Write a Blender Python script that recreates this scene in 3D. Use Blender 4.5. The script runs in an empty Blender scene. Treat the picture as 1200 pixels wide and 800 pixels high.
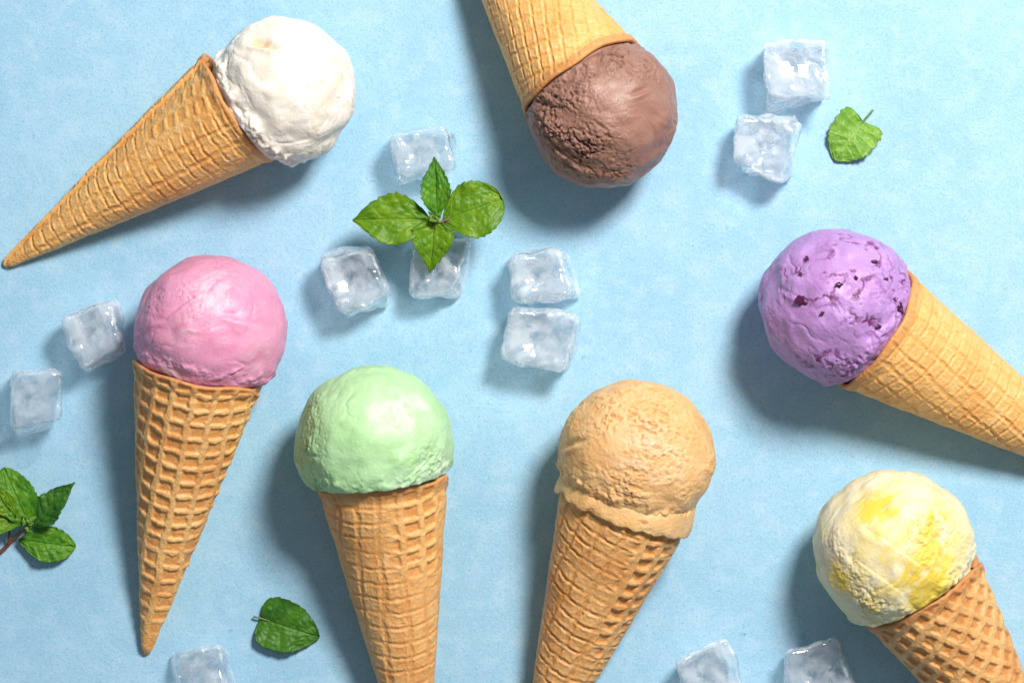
import bpy, math, random
import numpy as np
from mathutils import Vector

# ------------------------------------------------------------------ units
S = 0.00035            # one unit of layout (about a third of a millimetre) in metres
H = 3300.0             # camera height in layout units
sc = bpy.context.scene
COL = sc.collection

# ------------------------------------------------------------------ camera, light, world, exposure
cam_d = bpy.data.cameras.new('camera')
cam_d.sensor_width = 36.0
cam_d.lens = 36.0 * H / 1200.0
cam_d.clip_start = 0.05
cam_d.clip_end = 20.0
cam_d.dof.use_dof = False
cam = bpy.data.objects.new('camera', cam_d)
COL.objects.link(cam)
cam.location = (0, 0, H * S)
sc.camera = cam

world = bpy.data.worlds.new('World')
sc.world = world
world.use_nodes = True
bg = world.node_tree.nodes['Background']
bg.inputs[0].default_value = (0.78, 0.90, 1.0, 1)
bg.inputs[1].default_value = 0.21

def area_lamp(name, pos, target, size, power, color):
    ld = bpy.data.lights.new(name, 'AREA')
    ld.shape = 'RECTANGLE'
    ld.size = size[0]
    ld.size_y = size[1]
    ld.energy = power
    ld.color = color
    lo = bpy.data.objects.new(name, ld)
    COL.objects.link(lo)
    lo.location = pos
    d = Vector(target) - Vector(pos)
    lo.rotation_euler = d.to_track_quat('-Z', 'Y').to_euler()
    return lo

area_lamp('window_lamp', (0.42, 0.58, 1.00), (0, 0, 0), (0.26, 0.26), 21.2, (1.0, 0.96, 0.92))

sc.view_settings.view_transform = 'Standard'
sc.view_settings.look = 'None'
sc.view_settings.gamma = 1.0
sc.view_settings.use_curve_mapping = False
sc.view_settings.exposure = 0.0
sc.render.engine = 'CYCLES'
sc.cycles.use_denoising = True
sc.cycles.max_bounces = 16
sc.cycles.transparent_max_bounces = 16
sc.cycles.transmission_bounces = 14
sc.cycles.sample_clamp_indirect = 40.0

# ------------------------------------------------------------------ numpy noise
def _hash(ix, iy, iz, seed):
    h = (ix * 374761393 + iy * 668265263 + iz * 2147483647 + seed * 1274126177) & 0xffffffff
    h = ((h ^ (h >> 13)) * 1274126177) & 0xffffffff
    h = ((h ^ (h >> 16)) * 2246822519) & 0xffffffff
    return (h ^ (h >> 15)) & 0xffffffff

_G = np.array([[1,1,0],[-1,1,0],[1,-1,0],[-1,-1,0],[1,0,1],[-1,0,1],[1,0,-1],[-1,0,-1],
               [0,1,1],[0,-1,1],[0,1,-1],[0,-1,-1]], dtype=float)

def perlin(p, seed=0):
    i = np.floor(p).astype(np.int64)
    f = p - i
    u = f * f * f * (f * (f * 6 - 15) + 10)
    out = np.zeros(len(p))
    for dx in (0, 1):
        wx = u[:, 0] if dx else 1 - u[:, 0]
        for dy in (0, 1):
            wy = u[:, 1] if dy else 1 - u[:, 1]
            for dz in (0, 1):
                wz = u[:, 2] if dz else 1 - u[:, 2]
                g = _G[_hash(i[:, 0] + dx, i[:, 1] + dy, i[:, 2] + dz, seed) % 12]
                d = g[:, 0] * (f[:, 0] - dx) + g[:, 1] * (f[:, 1] - dy) + g[:, 2] * (f[:, 2] - dz)
                out += wx * wy * wz * d
    return out

def fbm(p, seed=0, octv=3, gain=0.5):
    a, t, out = 1.0, 0.0, 0.0
    for o in range(octv):
        out = out + a * perlin(p * (2.03 ** o) + 17.3 * o, seed + o)
        t += a
        a *= gain
    return out / t

def sstep(a, b, x):
    t = np.clip((x - a) / (b - a), 0, 1)
    return t * t * (3 - 2 * t)

# ------------------------------------------------------------------ mesh helpers
def make_mesh(name, verts, quads, mat, attrs=None, tris=None, smooth=True):
    """verts in layout units, scaled to metres here"""
    me = bpy.data.meshes.new(name)
    v = (np.asarray(verts, dtype=np.float64) * S).astype(np.float32)
    q = np.asarray(quads, dtype=np.int32).reshape(-1, 4) if quads is not None and len(quads) else np.zeros((0, 4), np.int32)
    t = np.asarray(tris, dtype=np.int32).reshape(-1, 3) if tris is not None and len(tris) else np.zeros((0, 3), np.int32)
    nl = q.size + t.size
    me.vertices.add(len(v))
    me.vertices.foreach_set('co', v.ravel())
    me.loops.add(nl)
    me.loops.foreach_set('vertex_index', np.concatenate([q.ravel(), t.ravel()]))
    me.polygons.add(len(q) + len(t))
    starts = np.concatenate([np.arange(len(q)) * 4, q.size + np.arange(len(t)) * 3]).astype(np.int32)
    me.polygons.foreach_set('loop_start', starts)
    me.update(calc_edges=True)
    me.validate()
    me.polygons.foreach_set('use_smooth', np.full(len(me.polygons), smooth))
    for k, a in (attrs or {}).items():
        at = me.attributes.new(k, 'FLOAT', 'POINT')
        at.data.foreach_set('value', np.asarray(a, dtype=np.float32))
    if mat:
        me.materials.append(mat)
    return me

def link(name, me, parent=None, loc=None):
    o = bpy.data.objects.new(name, me)
    COL.objects.link(o)
    if parent:
        o.parent = parent
    if loc is not None:
        o.location = loc
    return o

def tag(o, label, cat, group=None, kind=None):
    if label: o['label'] = label
    if cat: o['category'] = cat
    if group: o['group'] = group
    if kind: o['kind'] = kind
    return o

def grid_quads(nr, nc, wrap=False):
    i = np.arange(nr - 1)[:, None]
    j = np.arange(nc if wrap else nc - 1)[None, :]
    a = i * nc + j
    b = i * nc + (j + 1) % nc
    return np.stack([a, b, b + nc, a + nc], -1).reshape(-1, 4)

def cube_grid(n):
    """points on the surface of the cube [-1,1]^3 with shared edges, and quads"""
    l = np.linspace(-1, 1, n + 1)
    A, B = np.meshgrid(l, l, indexing='ij')
    one = np.ones_like(A)
    P, Q, off = [], [], 0
    base = grid_quads(n + 1, n + 1)
    for ax in range(3):
        for sg in (1, -1):
            c = [None] * 3
            c[ax] = one * sg
            c[(ax + 1) % 3] = A
            c[(ax + 2) % 3] = B
            P.append(np.stack(c, -1).reshape(-1, 3))
            Q.append((base if sg < 0 else base[:, ::-1])[:, ::-1] + off)
            off += (n + 1) ** 2
    P = np.concatenate(P)
    Q = np.concatenate(Q)
    key = np.round((P + 1) * n / 2).astype(np.int64)
    key = key[:, 0] * 1000003 + key[:, 1] * 1009 + key[:, 2]
    _, idx, inv = np.unique(key, return_index=True, return_inverse=True)
    return P[idx], inv[Q]

_CS = {}
def cube_sphere(n):
    if n not in _CS:
        P, Q = cube_grid(n)
        T = np.tan(P * math.pi / 4)
        _CS[n] = (T / np.linalg.norm(T, axis=1, keepdims=True), Q)
    return _CS[n]

def unit(v):
    v = np.asarray(v, float)
    return v / np.linalg.norm(v)

def at(px, py, z=0.0):
    """layout position whose image falls at the photo point, at height z (layout units)"""
    k = (H - z) / H
    return np.array([(px - 600) * k, (400 - py) * k, z])

# ------------------------------------------------------------------ materials
class NT:
    def __init__(self, name):
        self.m = bpy.data.materials.new(name)
        self.m.use_nodes = True
        self.nt = self.m.node_tree
        self.b = self.nt.nodes['Principled BSDF']
        self.out = self.nt.nodes['Material Output']
        self.tc = self.nt.nodes.new('ShaderNodeTexCoord').outputs['Object']
    def n(self, t, **kw):
        x = self.nt.nodes.new(t)
        for k, v in kw.items():
            setattr(x, k, v)
        return x
    def l(self, a, b):
        self.nt.links.new(a, b)
    def put(self, sock, v):
        if hasattr(v, 'links') or isinstance(v, bpy.types.NodeSocket):
            self.l(v, sock)
        elif isinstance(v, (tuple, list)):
            sock.default_value = tuple(v) + ((1,) if len(v) == 3 and len(sock.default_value) == 4 else ())
        else:
            sock.default_value = v
    def noise(self, px, detail=3, rough=0.5, dist=0.0, stretch=None):
        x = self.n('ShaderNodeTexNoise')
        x.inputs['Scale'].default_value = 1.0 / (px * S)
        x.inputs['Detail'].default_value = detail
        x.inputs['Roughness'].default_value = rough
        x.inputs['Distortion'].default_value = dist
        if stretch:
            mp = self.n('ShaderNodeMapping')
            mp.inputs['Rotation'].default_value = stretch[0]
            mp.inputs['Scale'].default_value = stretch[1]
            self.l(self.tc, mp.inputs[0])
            self.l(mp.outputs[0], x.inputs['Vector'])
        else:
            self.l(self.tc, x.inputs['Vector'])
        return x.outputs['Fac']
    def attr(self, name):
        x = self.n('ShaderNodeAttribute', attribute_name=name)
        return x.outputs['Fac']
    def rng(self, v, a, b, c=0.0, d=1.0):
        x = self.n('ShaderNodeMapRange')
        x.interpolation_type = 'SMOOTHSTEP'
        self.l(v, x.inputs['Value'])
        for i, q in zip((1, 2, 3, 4), (a, b, c, d)):
            x.inputs[i].default_value = q
        return x.outputs[0]
    def mix(self, f, a, b, mode='MIX'):
        x = self.n('ShaderNodeMix', data_type='RGBA', blend_type=mode)
        self.put(x.inputs[0], f)
        self.put(x.inputs[6], a)
        self.put(x.inputs[7], b)
        return x.outputs[2]
    def math(self, op, a, b=0.0):
        x = self.n('ShaderNodeMath', operation=op)
        self.put(x.inputs[0], a)
        self.put(x.inputs[1], b)
        return x.outputs[0]
    def bump(self, h, dist, strength=1.0, prev=None):
        x = self.n('ShaderNodeBump')
        x.inputs['Distance'].default_value = dist * S
        x.inputs['Strength'].default_value = strength
        self.l(h, x.inputs['Height'])
        if prev is not None:
            self.l(prev, x.inputs['Normal'])
        return x.outputs[0]

def mat_table():
    t = NT('painted_blue_plaster')
    a = t.noise(170, 4, 0.6)
    b = t.noise(26, 4, 0.62)
    c = t.noise(5.0, 4, 0.7)
    d = t.noise(2.2, 2, 0.6)
    col = t.mix(t.rng(a, 0.32, 0.68), (0.305, 0.555, 0.735), (0.375, 0.625, 0.795))
    col = t.mix(t.math('MULTIPLY', t.rng(b, 0.44, 0.68), 0.5), col, (0.47, 0.67, 0.83))
    f = t.noise(46, 5, 0.68, 1.2)
    col = t.mix(t.math('MULTIPLY', t.rng(f, 0.50, 0.68), 0.45), col, (0.30, 0.525, 0.73))
    col = t.mix(t.math('MULTIPLY', t.rng(c, 0.52, 0.72), 0.55), col, (0.21, 0.45, 0.65))
    col = t.mix(t.math('MULTIPLY', t.rng(d, 0.54, 0.68), 0.45), col, (0.56, 0.77, 0.87))
    d2 = t.noise(2.9, 3, 0.7, 0.4)
    col = t.mix(t.math('MULTIPLY', t.rng(d2, 0.53, 0.66), 0.50), col, (0.20, 0.44, 0.63))
    t.l(col, t.b.inputs['Base Color'])
    t.b.inputs['Roughness'].default_value = 0.62
    t.b.inputs['Specular IOR Level'].default_value = 0.35
    g_ = t.noise(4.2, 2, 0.5)
    col = t.mix(t.math('MULTIPLY', t.rng(g_, 0.66, 0.72), 0.55), col, (0.17, 0.40, 0.60))
    t.l(col, t.b.inputs['Base Color'])
    n = t.bump(c, 0.8, 0.45)
    n = t.bump(f, 2.0, 0.4, n)
    n = t.bump(d, 0.4, 0.5, n)
    t.l(n, t.b.inputs['Normal'])
    return t.m

def mat_waffle(name, base, floor, toast, hi, fine=1.0):
    t = NT(name)
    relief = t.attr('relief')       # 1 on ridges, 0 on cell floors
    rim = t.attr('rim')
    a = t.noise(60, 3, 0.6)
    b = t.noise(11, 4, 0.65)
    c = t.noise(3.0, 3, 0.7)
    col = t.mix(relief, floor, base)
    col = t.mix(t.math('MULTIPLY', t.rng(a, 0.42, 0.70), 0.65), col, toast)
    col = t.mix(t.math('MULTIPLY', t.rng(b, 0.50, 0.72), 0.42), col, hi)
    col = t.mix(t.math('MULTIPLY', t.rng(c, 0.56, 0.76), 0.40), col, toast)
    k = t.noise(2.6, 2, 0.5)
    col = t.mix(t.math('MULTIPLY', t.rng(k, 0.66, 0.74), 0.7), col, (0.40, 0.15, 0.04))
    col = t.mix(t.math('MULTIPLY', rim, 0.75), col, (0.58, 0.24, 0.075))
    t.l(col, t.b.inputs['Base Color'])
    t.b.inputs['Roughness'].default_value = 0.48
    t.b.inputs['Specular IOR Level'].default_value = 0.45
    t.b.inputs['Subsurface Weight'].default_value = 0.15
    t.b.inputs['Subsurface Radius'].default_value = (1, 0.5, 0.25)
    t.b.inputs['Subsurface Scale'].default_value = 4 * S
    n = t.bump(c, 0.9 * fine, 0.8)
    n = t.bump(b, 2.0 * fine, 0.7, n)
    t.l(n, t.b.inputs['Normal'])
    return t.m

def mat_cream(name, base, alt, patch, dark, rough=0.42, fine=1.0, sss=0.35, srad=(1, .8, .7), sscale=10, altpx=34, streak=None):
    t = NT(name)
    a = t.noise(altpx, 4, 0.6, 0.6, streak)
    c = t.noise(3.2, 4, 0.65)
    e = t.noise(12, 4, 0.6, 0.3)
    pits = t.attr('pits')
    pa = t.attr('patch')
    col = t.mix(t.rng(a, 0.36, 0.66), base, alt)
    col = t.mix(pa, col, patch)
    col = t.mix(t.math('MULTIPLY', pits, 0.75), col, dark)
    t.l(col, t.b.inputs['Base Color'])
    t.l(t.rng(e, 0.35, 0.7, rough - 0.08, rough + 0.14), t.b.inputs['Roughness'])
    t.b.inputs['Specular IOR Level'].default_value = 0.5
    t.b.inputs['Subsurface Weight'].default_value = sss
    t.b.inputs['Subsurface Radius'].default_value = srad
    t.b.inputs['Subsurface Scale'].default_value = sscale * S
    tex = t.attr('rough')
    h = t.math('MULTIPLY', c, t.math('ADD', tex, 0.34))
    n = t.bump(h, 1.7 * fine, 0.9)
    n = t.bump(e, 1.0 * fine, 0.35, n)
    t.l(n, t.b.inputs['Normal'])
    return t.m

def mat_leaf(name, base, alt, vein, edge):
    t = NT(name)
    a = t.noise(20, 3, 0.6)
    c = t.noise(3, 3, 0.6)
    v = t.attr('vein')
    e = t.attr('edge')
    col = t.mix(t.rng(a, 0.36, 0.66), base, alt)
    col = t.mix(t.math('MULTIPLY', v, 0.55), col, vein)
    col = t.mix(t.math('MULTIPLY', e, 0.6), col, edge)
    t.l(col, t.b.inputs['Base Color'])
    t.b.inputs['Roughness'].default_value = 0.42
    t.b.inputs['Specular IOR Level'].default_value = 0.35
    n = t.bump(c, 0.7, 0.7)
    t.l(n, t.b.inputs['Normal'])
    tr = t.n('ShaderNodeBsdfTranslucent')
    t.l(col, tr.inputs[0])
    ms = t.n('ShaderNodeMixShader')
    ms.inputs[0].default_value = 0.22
    t.l(t.b.outputs[0], ms.inputs[1])
    t.l(tr.outputs[0], ms.inputs[2])
    t.l(ms.outputs[0], t.out.inputs['Surface'])
    return t.m

def mat_plain(name, col, rough=0.5, spec=0.4):
    t = NT(name)
    c = t.noise(8, 3)
    t.l(t.mix(t.rng(c, 0.35, 0.7), col, tuple(x * 0.7 for x in col)), t.b.inputs['Base Color'])
    t.b.inputs['Roughness'].default_value = rough
    t.b.inputs['Specular IOR Level'].default_value = spec
    return t.m

def mat_ice(name, clear=0.60, milk=0.15):
    t = NT(name)
    t.nt.nodes.remove(t.b)
    g = t.n('ShaderNodeBsdfGlass')
    g.inputs['IOR'].default_value = 1.31
    g.inputs['Roughness'].default_value = 0.03
    n1 = t.noise(30, 3, 0.5)
    n2 = t.noise(9, 3, 0.55, 0.8)
    n3 = t.noise(34, 2, 0.5, 0.8)
    nn = t.bump(n1, 6, 0.35)
    nn = t.bump(n2, 1.0, 0.16, nn)
    t.l(nn, g.inputs['Normal'])
    tp = t.n('ShaderNodeBsdfTransparent')
    tp.inputs[0].default_value = (0.985, 0.995, 1.0, 1)
    m1 = t.n('ShaderNodeMixShader')
    m1.inputs[0].default_value = clear
    t.l(g.outputs[0], m1.inputs[1])
    t.l(tp.outputs[0], m1.inputs[2])
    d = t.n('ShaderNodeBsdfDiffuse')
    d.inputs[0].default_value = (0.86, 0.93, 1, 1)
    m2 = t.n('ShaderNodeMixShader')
    e = t.math('MULTIPLY', t.attr('edge'), t.rng(n2, 0.38, 0.66, 0.0, 0.40))  # whiter edges: frost, plus bright edge reflections put into the colour
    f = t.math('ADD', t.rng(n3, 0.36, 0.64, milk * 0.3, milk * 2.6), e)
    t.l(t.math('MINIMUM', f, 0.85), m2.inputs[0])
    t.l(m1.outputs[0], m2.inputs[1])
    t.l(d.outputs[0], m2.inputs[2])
    # a thin clear gloss over all of it
    gl = t.n('ShaderNodeBsdfGlossy')
    gl.inputs['Roughness'].default_value = 0.08
    t.l(nn, gl.inputs['Normal'])
    m3 = t.n('ShaderNodeMixShader')
    m3.inputs[0].default_value = 0.05
    t.l(m2.outputs[0], m3.inputs[1])
    t.l(gl.outputs[0], m3.inputs[2])
    t.l(m3.outputs[0], t.out.inputs['Surface'])
    return t.m

def mat_frost():
    t = NT('cloudy_ice_core')
    t.nt.nodes.remove(t.b)
    d = t.n('ShaderNodeBsdfDiffuse')
    d.inputs[0].default_value = (0.88, 0.94, 1.0, 1)
    tp = t.n('ShaderNodeBsdfTransparent')
    m = t.n('ShaderNodeMixShader')
    n = t.noise(14, 4, 0.6, 0.8)
    t.l(t.rng(n, 0.38, 0.66, 0.0, 0.20), m.inputs[0])
    t.l(tp.outputs[0], m.inputs[1])
    t.l(d.outputs[0], m.inputs[2])
    t.l(m.outputs[0], t.out.inputs['Surface'])
    return t.m

def mat_water():
    t = NT('meltwater')
    t.nt.nodes.remove(t.b)
    g = t.n('ShaderNodeBsdfGlass')
    g.inputs['IOR'].default_value = 1.33
    g.inputs['Roughness'].default_value = 0.03
    tp = t.n('ShaderNodeBsdfTransparent')
    m1 = t.n('ShaderNodeMixShader')
    m1.inputs[0].default_value = 0.6
    t.l(g.outputs[0], m1.inputs[1])
    t.l(tp.outputs[0], m1.inputs[2])
    t.l(m1.outputs[0], t.out.inputs['Surface'])
    return t.m

# ------------------------------------------------------------------ the table top
def build_table():
    n = 60
    x = np.linspace(-1500, 1500, n)
    X, Y = np.meshgrid(x, x, indexing='ij')
    V = np.stack([X, Y, np.full_like(X, 0.0)], -1).reshape(-1, 3)
    me = make_mesh('table_surface', V, grid_quads(n, n)[:, ::-1][:, ::-1], mat_table())
    o = link('table_surface', me)
    tag(o, 'pale blue painted plaster table top under everything', 'table top', kind='structure')
build_table()

# ------------------------------------------------------------------ waffle cones
def cone_frame(tip_px, rim_px, R, r0=5.0):
    """tip and rim centre in photo points, R rim radius as seen; returns 3D frame in layout units"""
    Rw = R * (H - R) / H
    tipz = r0
    t = at(tip_px[0], tip_px[1], tipz)
    c = at(rim_px[0], rim_px[1], Rw)
    Lh = np.linalg.norm((c - t)[:2])
    # lowest generator lies on the table: rise such that z(rim) = R cos(e)
    e = math.atan2(Rw - r0, Lh)
    c[2] = Rw * math.cos(e) + 0.6
    t[2] = r0 * math.cos(e) + 0.6
    a = unit(c - t)
    up = unit(np.array([0, 0, 1.0]) - a[2] * a)
    side = np.cross(a, up)
    return t, c, a, up, side, Rw, np.linalg.norm(c - t)

def build_cone(root, base, fr, mat, p):
    t, c, a, up, side, R, L = fr
    r0 = 5.0
    sa = math.sin(math.atan2(R - r0, L))
    s0 = r0 / sa
    # columns: dense on the upper half, coarse below; the sheet overlaps itself at the seam
    seam = p.get('seam', 2.2)              # angle of the outer free edge (0 = top, + towards side vector)
    th_d = np.linspace(-1.75, 1.75, 270)
    th_c = np.linspace(1.75, 2 * math.pi - 1.75, 44)[1:-1]
    ang = np.concatenate([th_d, th_c])
    ang = np.sort((ang - seam) % (2 * math.pi))       # 0..2pi from the seam
    ang = np.concatenate([[0.0], ang[ang > 1e-4], [2 * math.pi - 1e-3]])
    over = np.linspace(2 * math.pi, 2 * math.pi + p.get('over', 0.35), 26)
    drop = over[-1] + np.array([0.0, 0.004, 0.004])
    w = np.concatenate([ang, over, drop])
    thick = p.get('thick', 4.2)
    depth_in = np.zeros(len(w))
    depth_in[-2] = thick * 0.6
    depth_in[-1] = thick * 1.5
    nc = len(w)
    # rows
    hs = np.concatenate([np.linspace(-0.005, 0.02, 6), np.linspace(0.02, 1.0, 282)[1:]])
    lip_n = 7
    nr_out = len(hs)
    W, Hh = np.meshgrid(w, hs)
    TH = W + seam
    # wavy, slightly oblique rim
    rimlen = L + p.get('obl', 4.0) * np.cos(TH - p.get('oblph', 0.0)) + 1.6 * np.sin(3 * TH + p['seed']) \
        + 1.0 * np.sin(7 * TH + 2 * p['seed'])
    rimlen = rimlen - p.get('flapcut', 8.0) * sstep(2 * math.pi - 0.1, 2 * math.pi + p.get('over', .35), W)
    h = Hh * rimlen
    rad = r0 + (R - r0) * h / L + 1.2 * np.sin(math.pi * np.clip(h / L, 0, 1))
    rad = np.where(Hh < 0.0201, rad * np.sqrt(np.clip((Hh + 0.005) / 0.025, 0.0, 1)), rad)
    rad = rad - thick * 0.5 * (1 - W / (2 * math.pi)) + thick * sstep(2 * math.pi - 0.5, 2 * math.pi + 0.05, W) * 0.5
    rad = rad - depth_in[None, :]
    # pattern in the developed (unrolled) sheet
    s = s0 + h / math.sqrt(1 - sa * sa)
    wrapTH = np.where(W > 2 * math.pi, W - 2 * math.pi + seam, (W + seam + math.pi) % (2 * math.pi) - math.pi)
    psi = wrapTH * sa - p.get('phi', 0.0)
    # outer flap carries its own slightly rotated grid
    cell = p.get('cell', 19.0)
    cell2 = p.get('cell2', cell)
    u = s * np.cos(psi) / cell + p.get('ou', 0.3)
    v = s * np.sin(psi) / cell2 + p.get('ov', 0.1)
    rot = p.get('rot', 0.0)
    if rot:
        x = s * np.cos(psi); y = s * np.sin(psi)
        u = (x * math.cos(rot) - y * math.sin(rot)) / cell
        v = (x * math.sin(rot) + y * math.cos(rot)) / cell2
    P3 = np.stack([h / 40, rad * np.cos(TH) / 40, rad * np.sin(TH) / 40], -1).reshape(-1, 3) + p['seed'] * 3.1
    n1 = fbm(P3, p['seed'], 3).reshape(h.shape)
    n2 = fbm(P3 * 4, p['seed'] + 5, 3).reshape(h.shape)
    n3 = fbm(P3 * 12, p['seed'] + 9, 2).reshape(h.shape)
    u = u + 0.12 * n2 + 0.2 * n1
    v = v + 0.12 * n2 - 0.2 * n1
    du = np.abs(u - np.round(u))
    dv = np.abs(v - np.round(v))
    deep_c, shal_c = p.get('deep', 3.2), p.get('shallow', 1.0)
    dm = p.get('deepmask')
    if dm is None:
        msk = np.ones_like(h)
    else:
        # soft mask over angle and height: (theta0, width, h0, hwidth)
        msk = np.zeros_like(h)
        for (t0, tw, h0, hw) in dm:
            dth = (TH - t0 + math.pi) % (2 * math.pi) - math.pi
            msk = np.maximum(msk, np.exp(-(dth / tw) ** 2 - ((Hh - h0) / hw) ** 2))
        msk = sstep(0.25, 0.7, msk + 0.35 * n1)
    rw = p.get('rw', 0.13)
    ridge_u = 1 - sstep(rw, rw + 0.15, du)
    ridge_v = 1 - sstep(rw, rw + 0.15, dv)
    ridge = np.maximum(ridge_u, ridge_v)
    ridge = np.clip(ridge + 0.10 * n2, 0, 1.1)
    # worn face: low plateaus with thin grooves and a small lip next to each groove
    gr = np.maximum(1 - sstep(0.04, 0.15, du), (1 - sstep(0.04, 0.15, dv)) * p.get('gv', 1.0))
    lipr = np.maximum(np.exp(-((du - 0.20) / 0.07) ** 2), np.exp(-((dv - 0.20) / 0.07) ** 2) * p.get('gv', 1.0))
    plate = -gr * 1.35 + 0.7 * lipr
    wear = sstep(-0.35, 0.15, n1 + 0.5 * n2)
    disp_d = deep_c * (ridge - 1) * (0.75 + 0.35 * wear)
    disp_s = shal_c * plate * (0.35 + 0.8 * wear)
    fade = sstep(0.02, 0.16, Hh) * (1 - sstep(0.985, 1.0, Hh))
    fade = fade * (1 - 0.75 * sstep(1.1, 1.5, np.abs(wrapTH)))
    ft = p.get('fadetip', 0.0)
    fade = fade * (1 - ft * (1 - sstep(0.15, 0.55, Hh + 0.25 * n1)))
    disp = (msk * disp_d + (1 - msk) * disp_s) * fade
    smooth_b = p.get('smooth')
    if smooth_b:
        dth = (TH - smooth_b[0] + math.pi) % (2 * math.pi) - math.pi
        disp = disp * (1 - 0.85 * np.exp(-(dth / smooth_b[1]) ** 2))
    disp = disp + 1.3 * n1 + 0.9 * n2 + 0.55 * n3
    disp = np.where(Hh < 0.02, disp * 0.4, disp)
    rad2 = rad + disp
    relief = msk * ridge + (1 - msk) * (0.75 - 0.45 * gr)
    rimm = sstep(0.972, 0.982, Hh + 0.006 * n2) * p.get('rimc', 0.7)
    rad2 = rad2 + 1.6 * sstep(0.968, 0.985, Hh) - 1.2 * np.exp(-((Hh - 0.958) / 0.008) ** 2)
    V = t + h[..., None] * a + rad2[..., None] * (np.cos(TH)[..., None] * up + np.sin(TH)[..., None] * side)
    rows = [V]
    rel = [relief]
    rma = [rimm]
    # lip and inner wall
    last_r, last_h = rad2[-1], h[-1]
    for k in range(1, lip_n + 1):
        if k <= 4:
            q = k / 4 * math.pi
            rr = last_r - thick * 1.5 * (1 - math.cos(q)) / 2
            hh = last_h + thick * 0.6 * math.sin(q)
        else:
            d = (k - 4) * 18
            hh = last_h - d
            rr = last_r - thick * 1.5 - (R - r0) / L * d
        th = TH[-1]
        rows.append((t + hh[:, None] * a + rr[:, None] * (np.cos(th)[:, None] * up + np.sin(th)[:, None] * side))[None])
        rel.append(np.full((1, nc), 0.6))
        rma.append(np.full((1, nc), 1.0 if k < 5 else 0.5))
    V = np.concatenate(rows).reshape(-1, 3)
    rel = np.concatenate(rel).ravel()
    rma = np.concatenate(rma).ravel()
    V[:, 2] = np.maximum(V[:, 2], 0.35)
    nr = nr_out + lip_n
    Q = grid_quads(nr, nc)
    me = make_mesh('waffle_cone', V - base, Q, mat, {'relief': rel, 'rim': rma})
    return link('waffle_cone', me, root)

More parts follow.
